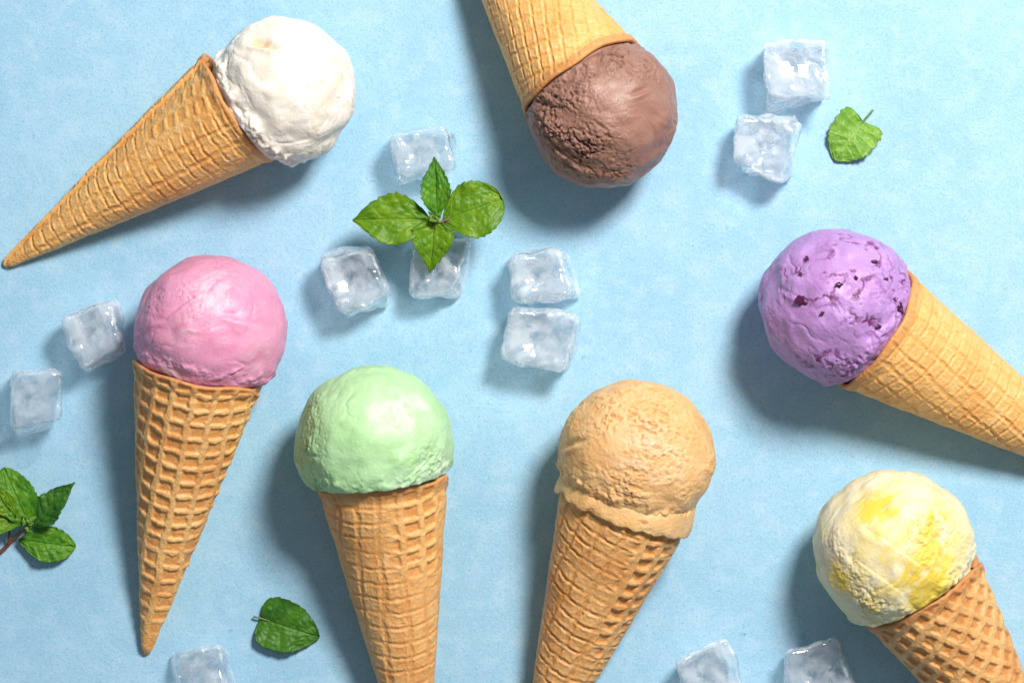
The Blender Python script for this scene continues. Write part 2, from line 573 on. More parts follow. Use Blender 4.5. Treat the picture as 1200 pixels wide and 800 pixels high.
def build_scoop(root, base, fr, mat, p, n=128):
    """p: r, d (distance of centre beyond the rim), centre offsets, and surface features"""
    t, c, a, up, side, R, L = fr
    N, Q = cube_sphere(n)
    r = p['r'] * (H - p['r']) / H
    if 'centre' in p:
        C0 = at(p['centre'][0], p['centre'][1], r)
    else:
        C0 = c + a * p['d']
    C0 = C0.copy()
    C0[2] = max(c[2] + a[2] * p.get('d', 46), r * 0.965)
    sd = p['seed']
    def D(px, py):
        x, y = px / r, -py / r
        z = math.sqrt(max(0.0, 1 - x * x - y * y))
        return unit([x, y, z])
    def cap(px, py, rad):
        """soft mask centred on the surface point seen at offset (px,py) from the middle"""
        d = D(px, py)
        dist = np.arccos(np.clip(N @ d, -1, 1)) * r
        return np.exp(-(dist / rad) ** 2)
    q = N * (r / 40.0) + sd * 7.7
    lump = fbm(q * 0.9, sd, 2)
    warp = np.stack([fbm(q * 1.1 + 31, sd + 1, 2), fbm(q * 1.1 + 57, sd + 2, 2), fbm(q * 1.1 + 91, sd + 3, 2)], -1)
    # strata: stretched along the drag direction of the scoop
    g = unit(p.get('drag', (1, 0.25, 0.1)))
    qs = q + 0.45 * warp
    along = qs @ g
    qs = qs - 0.90 * along[:, None] * g
    calm = 0.25 + 0.75 * sstep(-0.15, 0.30, fbm(q * 0.8 + 3, sd + 12, 2))
    strata = calm * fbm(qs * 2.3, sd + 11, 2, 0.42)
    fold = 1 - np.abs(perlin(qs * 1.7 + 5, sd + 21)) * 3.2
    fold = np.clip(fold, 0, 1) ** 3
    fine = fbm(q * 6 + warp * 1.0, sd + 31, 3, 0.6)
    pitn = fbm(q * 7.5 + warp, sd + 41, 2, 0.6)
    pitn2 = fbm(np.stack([q[:, 0], q[:, 1], q[:, 2]], -1) * 7.0 - 0.7 * (q @ g)[:, None] * g * 7.0, sd + 43, 2, 0.5)
    rough = np.full(len(N), p.get('rough0', 0.1) + 0.08)
    for (x, y, rr, am) in p.get('roughs', []):
        rough = np.maximum(rough, am * cap(x, y, rr))
    rough = np.clip(rough * (0.75 + 1.3 * (lump + 0.3 * strata)), 0, 1.2)
    pits = sstep(0.12, 0.34, np.maximum(pitn, pitn2)) * np.clip(rough * 1.25 - 0.12, 0, 1)
    disp = p.get('lump', 3.0) * lump * 2.2 + p.get('strata', 1.6) * strata * 1.7 - p.get('fold', 0.9) * fold * calm
    disp += rough * fine * p.get('fine', 3.6) - pits * p.get('pit', 2.4)
    # ragged skirt near the rim
    ca = N @ a
    dist_ax = ca * r + (0 if 'd' not in p else p['d'])        # height above the rim plane
    skn = fbm(q * 2.6, sd + 51, 3)
    skirt = np.exp(-((dist_ax - 9 - 14 * skn) / 8.5) ** 2)
    disp += skirt * p.get('skirt', 2.2) * (0.7 + 3.2 * skn)
    patch = np.zeros(len(N))
    for (x, y, rr, am) in p.get('patches', []):
        patch = np.maximum(patch, am * cap(x, y, rr))
    pn = fbm(qs * 2.2 + 3, sd + 61, 3)
    if p.get('patches'):
        patch = np.clip(patch * (0.85 + 3.6 * pn + 1.2 * fine), 0, 1)
    vn = p.get('veins')
    if vn:
        vein = np.clip(1.2 - np.abs(perlin(q * 1.3 + 1.2 * warp + 9, sd + 71) + 0.30 * fine) * 9, 0, 1) * sstep(-0.35, 0.0, perlin(q * 2.6 + 40, sd + 77))
        vm = np.zeros(len(N))
        for (x, y, rr, am) in vn:
            vm = np.maximum(vm, am * cap(x, y, rr))
        vein = vein * np.clip(vm * (1.15 + 2.2 * skn), 0, 1)
        patch = np.maximum(patch, vein)
        disp -= vein * 1.4
    # grooves: short strokes (x0,y0,x1,y1,width,depth) seen on the surface
    for (x0, y0, x1, y1, wd, dp) in p.get('strokes', []):
        dp = dp * 1.6
        d0, d1 = D(x0, y0), D(x1, y1)
        X = N * r
        A, B = d0 * r, d1 * r
        AB = B - A
        tt = np.clip(((X - A) @ AB) / (AB @ AB), 0, 1)
        dd = np.linalg.norm(X - A - tt[:, None] * AB + 2.5 * warp * wd / 4, axis=1)
        end = np.sin(np.clip(tt * 0.9 + 0.05, 0, 1) * math.pi)
        disp -= dp * np.exp(-(dd / wd) ** 2) * end
        disp += dp * 0.45 * np.exp(-((dd - wd * 1.7) / (wd * 0.8)) ** 2) * end * (((X - A) @ unit(np.cross(AB, [0, 0, 1]))) > 0)
    V = C0 + N * (r + disp)[:, None]
    # scoop squeezed inside the cone below the rim
    rel = V - c
    hax = rel @ a
    radial = rel - hax[:, None] * a
    rl = np.linalg.norm(radial, axis=1)
    lim = np.maximum(R - 7.0 + (R / L) * np.minimum(hax, 0) * 1.0, 3)
    lo, hi = (-3, 5) if p.get('over') else p.get('lipgap', (1, 15))
    lim = lim + sstep(lo, hi, hax + 3.0 * skn) * 60
    k = np.minimum(1, lim / np.maximum(rl, 1e-6))
    V = c + hax[:, None] * a + radial * k[:, None]
    zz = V[:, 2]
    V[:, 2] = np.where(zz < 3, 0.5 + 2.5 * np.exp((zz - 3) / 3.0), zz)
    me = make_mesh('scoop', V - base, Q, mat, {'pits': pits, 'rough': rough, 'patch': patch})
    o = link('scoop', me, root)
    return o, C0, r, D

def build_skirt(scoop, base, fr, mat, p):
    """melted collar of ice cream lying over the rim"""
    t, c, a, up, side, R, L = fr
    nt, ns = 300, 26
    th = np.linspace(0, 2 * math.pi, nt, endpoint=False)
    ph = np.linspace(0, 2 * math.pi, ns, endpoint=False)
    TH, PH = np.meshgrid(th, ph)
    P = np.stack([np.cos(TH) * 3, np.sin(TH) * 3, PH * 0], -1).reshape(-1, 3) + p['seed']
    n1 = fbm(P, p['seed'], 3).reshape(TH.shape)
    P2 = np.stack([np.cos(TH) * 3.0, np.sin(TH) * 3.0, np.sin(PH) * 0.6], -1).reshape(-1, 3)
    n2 = fbm(P2, p['seed'] + 4, 3).reshape(TH.shape)
    wdt = p['w'] * (1 + 1.5 * n1 + 0.5 * n2)
    thk = p['t'] * (1 + 0.6 * n2)
    hh = p['h'] + 11 * n1 + wdt * np.cos(PH) + p.get('tilt', 0) * np.cos(TH - p.get('tph', 0))
    rr = R + p['off'] + thk * np.sin(PH) - 0.16 * wdt * np.cos(PH) + 2.0 * n2
    V = c + hh[..., None] * a + rr[..., None] * (np.cos(TH)[..., None] * up + np.sin(TH)[..., None] * side)
    V = V.reshape(-1, 3)
    V[:, 2] = np.maximum(V[:, 2], 0.8)
    i = np.arange(ns)[:, None]
    j = np.arange(nt)[None, :]
    A = i * nt + j
    B = i * nt + (j + 1) % nt
    Cc = ((i + 1) % ns) * nt + (j + 1) % nt
    Dd = ((i + 1) % ns) * nt + j
    Q = np.stack([A, B, Cc, Dd], -1).reshape(-1, 4)
    z = np.zeros(len(V))
    me = make_mesh('skirt', V - base, Q, mat, {'pits': z, 'rough': z + 0.5, 'patch': z})
    return link('skirt', me, scoop)

def blob(n, r, seed, amp=0.35):
    N, Q = cube_sphere(n)
    d = 1 + amp * 2 * fbm(N * 1.3 + seed * 3.3, seed, 2)
    return N * (np.asarray(r) * d[:, None]), Q

# waffle colours
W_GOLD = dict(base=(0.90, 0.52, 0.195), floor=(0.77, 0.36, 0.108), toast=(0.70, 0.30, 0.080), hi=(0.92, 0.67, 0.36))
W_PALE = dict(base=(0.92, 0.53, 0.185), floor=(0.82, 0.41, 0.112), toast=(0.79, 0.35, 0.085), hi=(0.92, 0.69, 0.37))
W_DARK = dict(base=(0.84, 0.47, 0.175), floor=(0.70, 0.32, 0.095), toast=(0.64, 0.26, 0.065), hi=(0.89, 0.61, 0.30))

CONES = [
 dict(label='white vanilla scoop in a waffle cone pointing to the left edge',
      tip=(7, 311), rim=(281, 127), R=72.5, wm=('golden_waffle_white', W_PALE),
      cone=dict(seed=3, cell=15.5, cell2=24, phi=0.12, deepmask=[(-0.5, .5, .85, .2)], deep=1.3, shallow=0.95, seam=-1.5, over=0.4, thick=4.2,
                smooth=(1.25, .42), obl=3, flapcut=-3, rw=0.10),
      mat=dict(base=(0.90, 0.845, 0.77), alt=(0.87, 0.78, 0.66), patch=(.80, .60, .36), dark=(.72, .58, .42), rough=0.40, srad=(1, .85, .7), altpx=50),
      scoop=dict(seed=4, patches=[(-26, -51, 6, .9), (-16, -47, 7, 1), (-6, -42, 6, .9), (-28, -72, 5, .5), (72, -8, 5, .6)], r=85, d=49, centre=(332, 106), lump=3.6, strata=1.5, fold=1.6, drag=(.8, -.5, .2), rough0=0.08,  # patches paint brownish shade into the cream colour along its grooves
                 roughs=[(-38, 60, 30, .6), (-60, -30, 30, .3)], skirt=3.2,
                 strokes=[(-32, -52, 4, -40, 5, 4.5), (-30, -68, -5, -78, 4, 2.5), (74, -14, 76, 8, 4, 3), (-60, 10, -20, 60, 4, 2.5), (-50, -20, -25, 40, 6, 2.0)])),
 dict(label='brown chocolate scoop in a waffle cone cut off by the top edge',
      tip=(498, -192), rim=(682, 93), R=78, wm=('golden_waffle_chocolate', W_PALE),
      cone=dict(seed=7, rimc=0.9, cell=17, cell2=15, phi=0.4, deepmask=[(9, .1, .5, .1)], shallow=0.85, seam=2.7, over=0.3, obl=-3, flapcut=4),
      mat=dict(base=(0.36, 0.185, 0.135), alt=(0.315, 0.152, 0.105), patch=(.5, .32, .26), dark=(.13, .05, .03), rough=0.36, sss=0.12, srad=(1, .6, .4), altpx=40, fine=1.3),
      scoop=dict(seed=8, r=89, d=50, centre=(705, 131), lump=3.4, strata=1.3, fold=0.8, drag=(.8, -.55, -.2), rough0=0.05, pit=4.6, fine=6.0,
                 roughs=[(-50, 10, 40, 1.1), (-30, 50, 42, 1.1), (10, 66, 26, .95), (-18, -38, 16, .9), (10, -52, 30, .7), (50, -45, 26, .5)],
                 strokes=[(-30, -30, -10, -36, 3, 3.5), (-58, 40, -20, 68, 3, 3), (30, -12, 52, -22, 3, 2), (-60, 0, -75, -10, 4, 2)], skirt=2.0)),
 dict(label='pink strawberry scoop in an upright grid waffle cone at the left',
      tip=(170, 764), rim=(232, 438), R=77, wm=('golden_waffle_pink', W_GOLD),
      cone=dict(seed=11, cell=18.5, cell2=24.5, phi=0.03, deep=3.0, rw=.085, seam=1.1, over=0.25, fadetip=.55, thick=4, obl=5, ov=0.15),
      mat=dict(base=(0.82, 0.36, 0.53), alt=(0.79, 0.30, 0.47), patch=(.88, .56, .65), dark=(.68, .20, .34), rough=0.40, srad=(1, .5, .5)),
      scoop=dict(seed=12, r=88.5, d=46, centre=(247, 387), lump=2.4, strata=1.1, fold=1.1, drag=(.9, .3, 0), rough0=0.06, fine=3.6,
                 roughs=[(0, -38, 34, .7), (-60, -30, 22, .5), (20, -70, 24, .4), (-50, 50, 22, .4)], skirt=1.8,
                 lipgap=(4, 20), patches=[(10, -45, 24, .9), (-40, 45, 18, .8), (60, 30, 16, .7), (-20, 0, 20, .5)],
                 strokes=[(-84, 6, -44, -14, 3.5, 3), (-44, -14, -8, -40, 3, 2), (-78, 28, -20, 52, 3.5, 2.6), (-60, 50, 40, 62, 4, 2.6), (20, -20, 60, -5, 4, 1.5)])),
 dict(label='pale green pistachio scoop in a waffle cone running off the bottom edge',
      tip=(491, 937), rim=(447, 562), R=76, wm=('golden_waffle_green', W_GOLD),
      cone=dict(seed=15, cell=18.5, cell2=26, phi=0.06, rw=.09, deepmask=[(0.65, .62, .88, .22)], deep=3.2, shallow=0.75, seam=1.3, obl=3, over=.3),
      mat=dict(base=(0.51, 0.79, 0.43), alt=(0.45, 0.73, 0.36), patch=(.66, .87, .62), dark=(.34, .56, .22), rough=0.42, srad=(.7, 1, .5)),
      scoop=dict(seed=16, r=92, d=42, centre=(438, 520), lump=2.8, strata=0.9, fold=0.8, drag=(.15, 1, .1), rough0=0.05, fine=4.5,
                 roughs=[(-78, 0, 34, 1), (-66, 44, 28, 1), (66, 26, 30, .8), (40, 44, 24, .6), (-72, -40, 26, .7)],
                 patches=[(40, -42, 28, .8), (70, 38, 30, 1.0), (40, 50, 20, .6)], skirt=1.6, lipgap=(2, 14),
                 strokes=[(-52, -60, -46, 40, 4, 3), (20, 20, 80, -30, 3.5, 2), (30, 44, 70, 10, 3, 2.5)])),
 dict(label='orange caramel scoop with a melted collar in a waffle cone, bottom centre',
      tip=(610, 932), rim=(733, 588), R=80, wm=('golden_waffle_orange', W_DARK),
      cone=dict(seed=19, cell=17.5, cell2=27, rot=-0.16, phi=0.0, deepmask=[(0.72, .52, .80, .30)], deep=4.0, shallow=1.2, seam=2.4, obl=2, over=.3, rw=.12),
      mat=dict(base=(0.89, 0.56, 0.26), alt=(0.86, 0.48, 0.19), patch=(.88, .62, .38), dark=(.66, .28, .07), rough=0.44, srad=(1, .6, .3), fine=1.2),
      scoop=dict(seed=20, r=91, d=52, centre=(746, 535), lump=2.2, strata=1.3, fold=0.7, drag=(.9, -.35, 0), rough0=0.22, fine=3.6,
                 roughs=[(0, -50, 60, .9), (30, -20, 50, .8), (-20, 20, 46, .7)], skirt=2.0, over=True,
                 patches=[(10, -10, 40, .5)],
                 strokes=[(-84, -10, -60, -22, 4, 3.5), (-70, 10, 10, 34, 4, 2.4), (20, 22, 84, 6, 4, 3), (-40, 34, 40, 50, 4, 2.5)]),
      skirt=dict(seed=5, h=4, w=13, t=2.9, off=-0.6)),
 dict(label='purple berry scoop in a waffle cone pointing to the right edge',
      tip=(1335, 580), rim=(1027, 389), R=76, wm=('golden_waffle_purple', W_PALE),
      cone=dict(seed=23, cell=16, cell2=22, phi=0.15, deepmask=[(9, .1, .5, .1)], shallow=0.9, seam=1.15, over=0.45, obl=2, flapcut=-6),
      mat=dict(base=(0.52, 0.30, 0.64), alt=(0.49, 0.25, 0.57), patch=(.16, .02, .12), dark=(.27, .08, .36), rough=0.38, srad=(.8, .5, 1)),
      scoop=dict(seed=24, r=90, d=50, centre=(981, 358), lump=3.4, strata=1.7, fold=1.5, drag=(.7, -.7, 0), rough0=0.10, fine=3.4,
                 roughs=[(50, -30, 34, .6), (0, 70, 30, .7), (-60, -10, 20, .4)], skirt=3.0,
                 veins=[(48, -20, 38, 1.8), (20, -56, 36, 1.5), (30, 5, 32, 1.3), (-20, -20, 26, 1.0), (-10, 70, 30, 1.4), (-60, -30, 22, .9)],
                 strokes=[(-50, -38, 30, 40, 6, 2.5), (-70, -20, -40, 0, 3, 2.0), (20, -72, 60, -40, 3, 2.4)]),
      berries=[(-48, -5, 6.5, 5.0), (-8, -22, 4.2, 2.6), (61, -2, 4.0, 7.5), (65, 6, 4, 4), (-26, 10, 2.8, 1.7), (35, -48, 2, 5), (46, -28, 2, 4), (-40, -52, 2.6, 1.8), (12, -30, 2, 1.6), (-48, -34, 2.4, 1.6), (2, 78, 4, 2.5), (38, 24, 3.2, 1.6)]),
 dict(label='cream and yellow lemon scoop in a diamond pattern waffle cone, bottom right corner',
      tip=(1270, 988), rim=(1078, 690), R=77, wm=('golden_waffle_lemon', W_DARK),
      cone=dict(seed=27, rimc=1.0, cell=21, cell2=20, rot=0.56, deep=3.3, seam=1.0, over=0.3, obl=2),
      mat=dict(base=(0.88, 0.80, 0.58), alt=(0.89, 0.77, 0.42), patch=(.90, .66, .09), dark=(.84, .58, .12), rough=0.42, srad=(1, .9, .4)),
      scoop=dict(seed=28, r=94, d=54, lipgap=(4, 18), centre=(1048, 645), lump=3.0, strata=1.7, fold=0.9, drag=(.55, .7, 0), rough0=0.10, fine=3.8,
                 roughs=[(40, -30, 44, .9), (-62, 20, 34, .8), (-40, 50, 30, .8), (60, 10, 30, .7)],
                 patches=[(-24, -50, 28, .95), (24, 38, 36, 1.15), (34, 0, 28, .9), (40, -30, 34, .7), (-70, 26, 16, .8), (16, -30, 26, .7), (-8, 12, 40, .4), (-40, 50, 24, .45)], skirt=2.4,
                 strokes=[(-40, -30, 30, 20, 5, 2.2), (-60, 0, 10, 50, 5, 2.2), (10, -30, 50, 10, 3, 2.2), (20, -50, 50, -20, 3, 2)])),
]

berry_mat = mat_plain('dark_berry', (0.10, 0.012, 0.07), 0.3, 0.5)
for cf in CONES:
    fr = cone_frame(cf['tip'], cf['rim'], cf['R'])
    base = np.array([fr[1][0], fr[1][1], 0.0])
    root = bpy.data.objects.new('ice_cream_cone', None)
    COL.objects.link(root)
    root.empty_display_size = 0.01
    root.location = tuple(base * S)
    tag(root, cf['label'], 'ice cream cone', 'ice cream cones lying on the blue table')
    wn, wc = cf['wm']
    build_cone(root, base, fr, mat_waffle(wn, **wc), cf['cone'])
    m = cf['mat']
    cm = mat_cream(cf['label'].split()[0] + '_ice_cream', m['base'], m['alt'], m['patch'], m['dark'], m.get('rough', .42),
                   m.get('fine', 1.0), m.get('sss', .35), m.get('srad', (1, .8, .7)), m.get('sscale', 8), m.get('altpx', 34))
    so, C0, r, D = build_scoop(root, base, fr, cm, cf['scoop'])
    if 'skirt' in cf:
        build_skirt(so, base, fr, cm, cf['skirt'])
    for i, (x, y, sx, sy) in enumerate(cf.get('berries', [])):
        V, Q = blob(8, (sx, sy, 2.0), 100 + i, 0.62)
        d = D(x, y)
        zax = d
        xax = unit(np.cross([0, 1, 0.2], zax))
        yax = np.cross(zax, xax)
        ang = i * 0.9
        xa = xax * math.cos(ang * 0.3) + yax * math.sin(ang * 0.3)
        ya = np.cross(zax, xa)
        Vw = V[:, :1] * xa + V[:, 1:2] * ya + V[:, 2:] * zax
        me = make_mesh('berry_bit', Vw + C0 + d * (r + 0.3) - base, Q, berry_mat)
        link('berry_bit', me, so)

# ------------------------------------------------------------------ ice cubes
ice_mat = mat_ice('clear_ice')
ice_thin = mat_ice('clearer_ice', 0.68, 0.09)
frost_mat = mat_frost()
ICE_P, ICE_Q = cube_grid(26)

def build_ice(label, quad_b, quad_t, hgt, seed, mat=None, z0=0.4, rnd=0.36, core=True):
    """quad_b / quad_t: photo corners of foot and top, order UL, UR, LR, LL"""
    P = ICE_P.copy()
    rg = random.Random(seed * 13)
    quad_b = [(x + rg.uniform(-6, 6), y + rg.uniform(-6, 6)) for x, y in quad_b]
    quad_t = [(x + rg.uniform(-4, 4), y + rg.uniform(-4, 4)) for x, y in quad_t]
    hb = 1 - rnd
    inner = np.clip(P, -hb, hb)
    dv = P - inner
    nrm = np.linalg.norm(dv, axis=1, keepdims=True)
    R = inner + np.where(nrm > 1e-9, dv / np.maximum(nrm, 1e-9) * np.minimum(np.abs(dv).max(1, keepdims=True), rnd), 0)
    u, v, w = (R[:, 0] + 1) / 2, (1 - R[:, 1]) / 2, (R[:, 2] + 1) / 2
    grow = 1.07
    def big(qd):
        cx, cy = sum(p[0] for p in qd) / 4, sum(p[1] for p in qd) / 4
        return [(cx + (p[0] - cx) * grow, cy + (p[1] - cy) * grow) for p in qd]
    quad_b, quad_t = big(quad_b), big(quad_t)
    def bil(qd, z):
        c = [at(q[0], q[1], z)[:2] for q in qd]
        return ((1 - u) * (1 - v))[:, None] * c[0] + (u * (1 - v))[:, None] * c[1] + (u * v)[:, None] * c[2] + ((1 - u) * v)[:, None] * c[3]
    xy = bil(quad_b, 0) * (1 - w)[:, None] + bil(quad_t, hgt) * w[:, None]
    V = np.concatenate([xy, (z0 + w * hgt)[:, None]], 1)
    cen = V.mean(0)
    n = fbm(V / 30 + seed * 2.7, seed, 2)
    n2 = fbm(V / 11 + seed * 1.7, seed + 3, 2)
    dirv = (V - cen) / np.linalg.norm(V - cen, axis=1, keepdims=True)
    V = V + dirv * (n * 8.0 + n2 * 0.7)[:, None]
    # sunken top, as cubes from a tray have
    rr = (R[:, 0] ** 2 + R[:, 1] ** 2)
    V[:, 2] -= np.where(R[:, 2] > 0.5, 5.0 * np.exp(-rr * 1.8), 0)
    V[:, 2] = np.maximum(V[:, 2], z0)
    base = np.array([cen[0], cen[1], 0.0])
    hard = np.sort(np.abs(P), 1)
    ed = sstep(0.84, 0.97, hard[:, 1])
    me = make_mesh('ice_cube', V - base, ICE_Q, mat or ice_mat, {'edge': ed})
    o = link('ice_cube', me, None, tuple(base * S))
    tag(o, label, 'ice cube', 'ice cubes lying on the blue table')
    if core:
        # cloudy heart: nested milky shells following the cube's own shape
        vs, qq = [], []
        for m_, kk in enumerate((0.80, 0.5)):
            W_ = (V - cen) * kk * (1 + 0.22 * fbm(V / 18 + seed + m_ * 7, seed + 9 + m_, 2))[:, None]
            W_ = W_ + cen + np.array([0, 0, 1.0])
            W_[:, 2] = np.clip(W_[:, 2], 3 + m_, hgt - 3 - 2 * m_)
            vs.append(W_ - base)
            qq.append(ICE_Q + m_ * len(V))
        mc = make_mesh('cloudy_core', np.concatenate(vs), np.concatenate(qq), frost_mat)
        link('cloudy_core', mc, o)
    return o

build_ice('clear ice cube behind the top leaf of the mint sprig',
          [(466, 152), (534, 154), (530, 208), (470, 222)], [(456, 160), (520, 150), (534, 196), (466, 206)], 56, 1, ice_thin)
build_ice('frosted ice cube at the lower left of the mint sprig, the largest of its cluster',
          [(378, 298), (436, 288), (462, 352), (402, 378)], [(372, 306), (432, 286), (454, 344), (398, 368)], 62, 2)
build_ice('ice cube half under the bottom leaf of the mint sprig',
          [(486, 288), (552, 282), (544, 346), (488, 352)], [(488, 282), (556, 276), (532, 344), (484, 348)], 50, 3)
build_ice('upper ice cube of the touching pair in the middle of the table',
          [(596, 300), (662, 294), (678, 352), (608, 362)], [(590, 304), (656, 290), (668, 350), (602, 356)], 62, 4)
build_ice('lower ice cube of the touching pair in the middle of the table',
          [(600, 366), (676, 372), (668, 430), (594, 424)], [(598, 364), (678, 370), (662, 436), (592, 424)], 60, 5)
build_ice('sharp-edged ice cube at the top right, farthest from the leaf stalk corner',
          [(898, 58), (968, 54), (966, 116), (906, 136)], [(892, 48), (968, 46), (970, 114), (900, 112)], 66, 6, None, rnd=0.12)
build_ice('tilted ice cube between the top right cube and the chocolate scoop',
          [(866, 148), (930, 136), (924, 204), (874, 206)], [(862, 136), (938, 146), (916, 212), (862, 186)], 58, 7)
build_ice('ice cube touching the left side of the pink scoop',
          [(80, 362), (140, 352), (152, 412), (98, 440)], [(72, 372), (132, 350), (144, 404), (92, 432)], 62, 8)
build_ice('ice cube near the left edge with a melted foot',
          [(18, 438), (74, 442), (66, 506), (18, 514)], [(14, 434), (76, 432), (72, 490), (14, 502)], 58, 9, ice_thin)
build_ice('ice cube at the bottom edge below the pink cone tip',
          [(202, 768), (262, 752), (276, 812), (214, 830)], [(206, 764), (258, 750), (268, 808), (212, 826)], 44, 10, ice_thin)
build_ice('wrinkled ice cube at the bottom edge right of the orange cone',
          [(794, 772), (850, 756), (866, 806), (806, 828)], [(790, 770), (852, 748), (870, 806), (806, 826)], 50, 11)
build_ice('ice cube at the bottom edge in the shadow of the yellow scoop',
          [(922, 764), (984, 752), (1006, 818), (930, 832)], [(918, 764), (980, 750), (1000, 812), (926, 826)], 52, 12, ice_thin)

# ------------------------------------------------------------------ meltwater
water = mat_water()
def puddle(label, pts, seed, hgt=2.2):
    cx, cy = np.mean(pts, axis=0)
    n = 64
    th = np.linspace(0, 2 * math.pi, n, endpoint=False)
    P = np.array([at(x, y)[:2] for x, y in pts])
    c = P.mean(0)
    ang = np.arctan2(P[:, 1] - c[1], P[:, 0] - c[0])
    rad = np.linalg.norm(P - c, axis=1)
    o = np.argsort(ang)
    rr = np.interp(th, ang[o], rad[o], period=2 * math.pi)
    rr = np.convolve(np.tile(rr, 3), np.ones(7) / 7, 'same')[n:2 * n]
    rr *= 1 + 0.06 * np.sin(5 * th + seed)
    rows = []
    for k in (1.0, 0.995, 0.95, 0.86, 0.65, 0.35, 0.02):
        z = hgt * (1 - k ** 6) + 0.15
        if k == 1.0: z = 0.05
        rows.append(np.stack([c[0] + rr * k * np.cos(th), c[1] + rr * k * np.sin(th), np.full(n, z)], -1))
    V = np.concatenate(rows)
    Q = grid_quads(len(rows), n, True)
    base = np.array([c[0], c[1], 0.0])
    me = make_mesh('meltwater_puddle', V - base, Q, water)
    ob = link('meltwater_puddle', me, None, tuple(base * S))
    tag(ob, label, 'puddle', 'meltwater on the table')
puddle('shallow meltwater under the melted ice cube near the left edge', [(-6, 528), (20, 512), (44, 512), (46, 536), (22, 548), (-4, 544)], 1)

DROPS = [(941, 745, 3.2, 'tiny water drop above the shaded ice cube at the bottom edge'),
         (684, 418, 2.6, 'tiny water drop right of the paired ice cubes'),
         (486, 366, 2.4, 'tiny water drop under the ice cube below the mint sprig'),
         (270, 738, 2.6, 'tiny water drop above the ice cube below the pink cone tip'),
         (872, 742, 2.8, 'tiny water drop above the wrinkled ice cube at the bottom edge'),
         (996, 108, 3.0, 'tiny water drop right of the sharp-edged ice cube at the top right')]
for i, (x, y, r, lb) in enumerate(DROPS):
    V, Q = blob(8, (r, r * 0.85, r * 0.5), 300 + i, 0.1)
    V[:, 2] = np.maximum(V[:, 2], -r * 0.1) + r * 0.1 + 0.1
    me = make_mesh('water_drop', V, Q, water)
    o = link('water_drop', me, None, tuple(at(x, y) * S))
    tag(o, lb, 'water drop', 'water drops on the table')

# ------------------------------------------------------------------ mint leaves
leaf_bright = mat_leaf('bright_mint_leaf', (0.105, 0.265, 0.006), (0.18, 0.345, 0.006), (0.25, 0.42, 0.05), (0.05, 0.16, 0.01))
leaf_mid = mat_leaf('mint_leaf', (0.065, 0.245, 0.014), (0.125, 0.33, 0.016), (0.18, 0.40, 0.05), (0.03, 0.11, 0.01))
leaf_dark = mat_leaf('dark_mint_leaf', (0.035, 0.155, 0.018), (0.075, 0.235, 0.014), (0.11, 0.28, 0.05), (0.02, 0.07, 0.012))
leaf_pale = mat_leaf('pale_mint_underside', (0.19, 0.42, 0.045), (0.26, 0.50, 0.06), (0.44, 0.66, 0.20), (0.10, 0.24, 0.03))
stem_green = mat_plain('green_stem', (0.16, 0.26, 0.06))
stem_brown = mat_plain('brown_stem', (0.20, 0.075, 0.04))

def leaf_mesh(tipv, basev, W, mat, seed=0, lobe=0.0, peak=0.4, sharp=1.0, nv=6, quilt=1.6, fold=0.15, arch=5.0,
              droop=0.0, serr=0.05, nser=9, round_tip=0.0, flip=1.0, roll=0.0):
    """leaf from basev to tipv (3D layout units), W = full width"""
    B, T = np.array(basev, float), np.array(tipv, float)
    ax = unit(T - B)
    L = np.linalg.norm(T - B)
    sd = unit(np.cross([0, 0, 1], ax))
    nm = np.cross(ax, sd)
    sd2 = sd * math.cos(roll) + nm * math.sin(roll)
    nm2 = np.cross(ax, sd2)
    nt, nvv = 96, 61
    t = np.linspace(0, 1, nt)
    v = np.linspace(-1, 1, nvv)
    TT, VV = np.meshgrid(t, v, indexing='ij')
    # half width profile
    pk = peak
    w = np.where(TT < pk, np.sin(np.clip(TT / pk, 0, 1) * math.pi / 2) ** (0.55 if lobe else 0.8),
                 np.cos(np.clip((TT - pk) / (1 - pk), 0, 1) * math.pi / 2) ** (sharp - round_tip * 0.5))
    w = np.maximum(w, 0.012)
    saw = (TT * nser) % 1.0
    w = w * (1 + serr * (saw - 0.5) * 2 * np.abs(VV) ** 6 * sstep(0.08, 0.2, TT))
    A = np.abs(VV)
    x = L * TT - lobe * L * A ** 1.5 * np.sin(np.clip(TT / 0.55, 0, 1) ** 0.75 * math.pi)
    # veins sweep forward towards the margin
    ph = TT * nv - A * 0.55 * nv * 0.32 + 0.3
    f = np.abs(ph - np.round(ph))
    vein = np.exp(-(f / 0.085) ** 2) * (1 - 0.6 * A ** 3) * sstep(0.02, 0.1, A)
    mid = np.exp(-(A * w * W * 0.5 / 1.1) ** 2)
    z = quilt * (np.sqrt(np.clip(f * 2, 0, 1)) - 0.6) * sstep(0, 0.35, A) * (1 - 0.4 * A)
    z = z * flip - mid * 1.2 * flip
    z = z + fold * A * w * W * 0.5 + arch * np.sin(math.pi * TT) - droop * TT ** 2.2
    P = np.stack([TT * 3, VV * 1.5, TT * 0 + seed], -1).reshape(-1, 3)
    z = z + 3.2 * fbm(P, seed, 3).reshape(z.shape) + 1.2 * fbm(P * 4, seed + 3, 2).reshape(z.shape)
    wave = 1.5 * np.sin(TT * 15 + seed + VV) * A ** 3
    z = z + wave
    V = B + x[..., None] * ax + (VV * w * W * 0.5)[..., None] * sd2 + z[..., None] * nm2
    V = V.reshape(-1, 3)
    # reticulate fine veins as colour
    fine = np.exp(-(np.abs(((A * 5 + TT * 2) % 1) - 0.5) / 0.1) ** 2) * 0.25
    vv = np.clip(np.maximum(np.maximum(vein * 0.8, mid), fine), 0, 1).ravel()
    ed = sstep(0.93, 1.0, A).ravel()
    return V, grid_quads(nt, nvv), vv, ed, mat

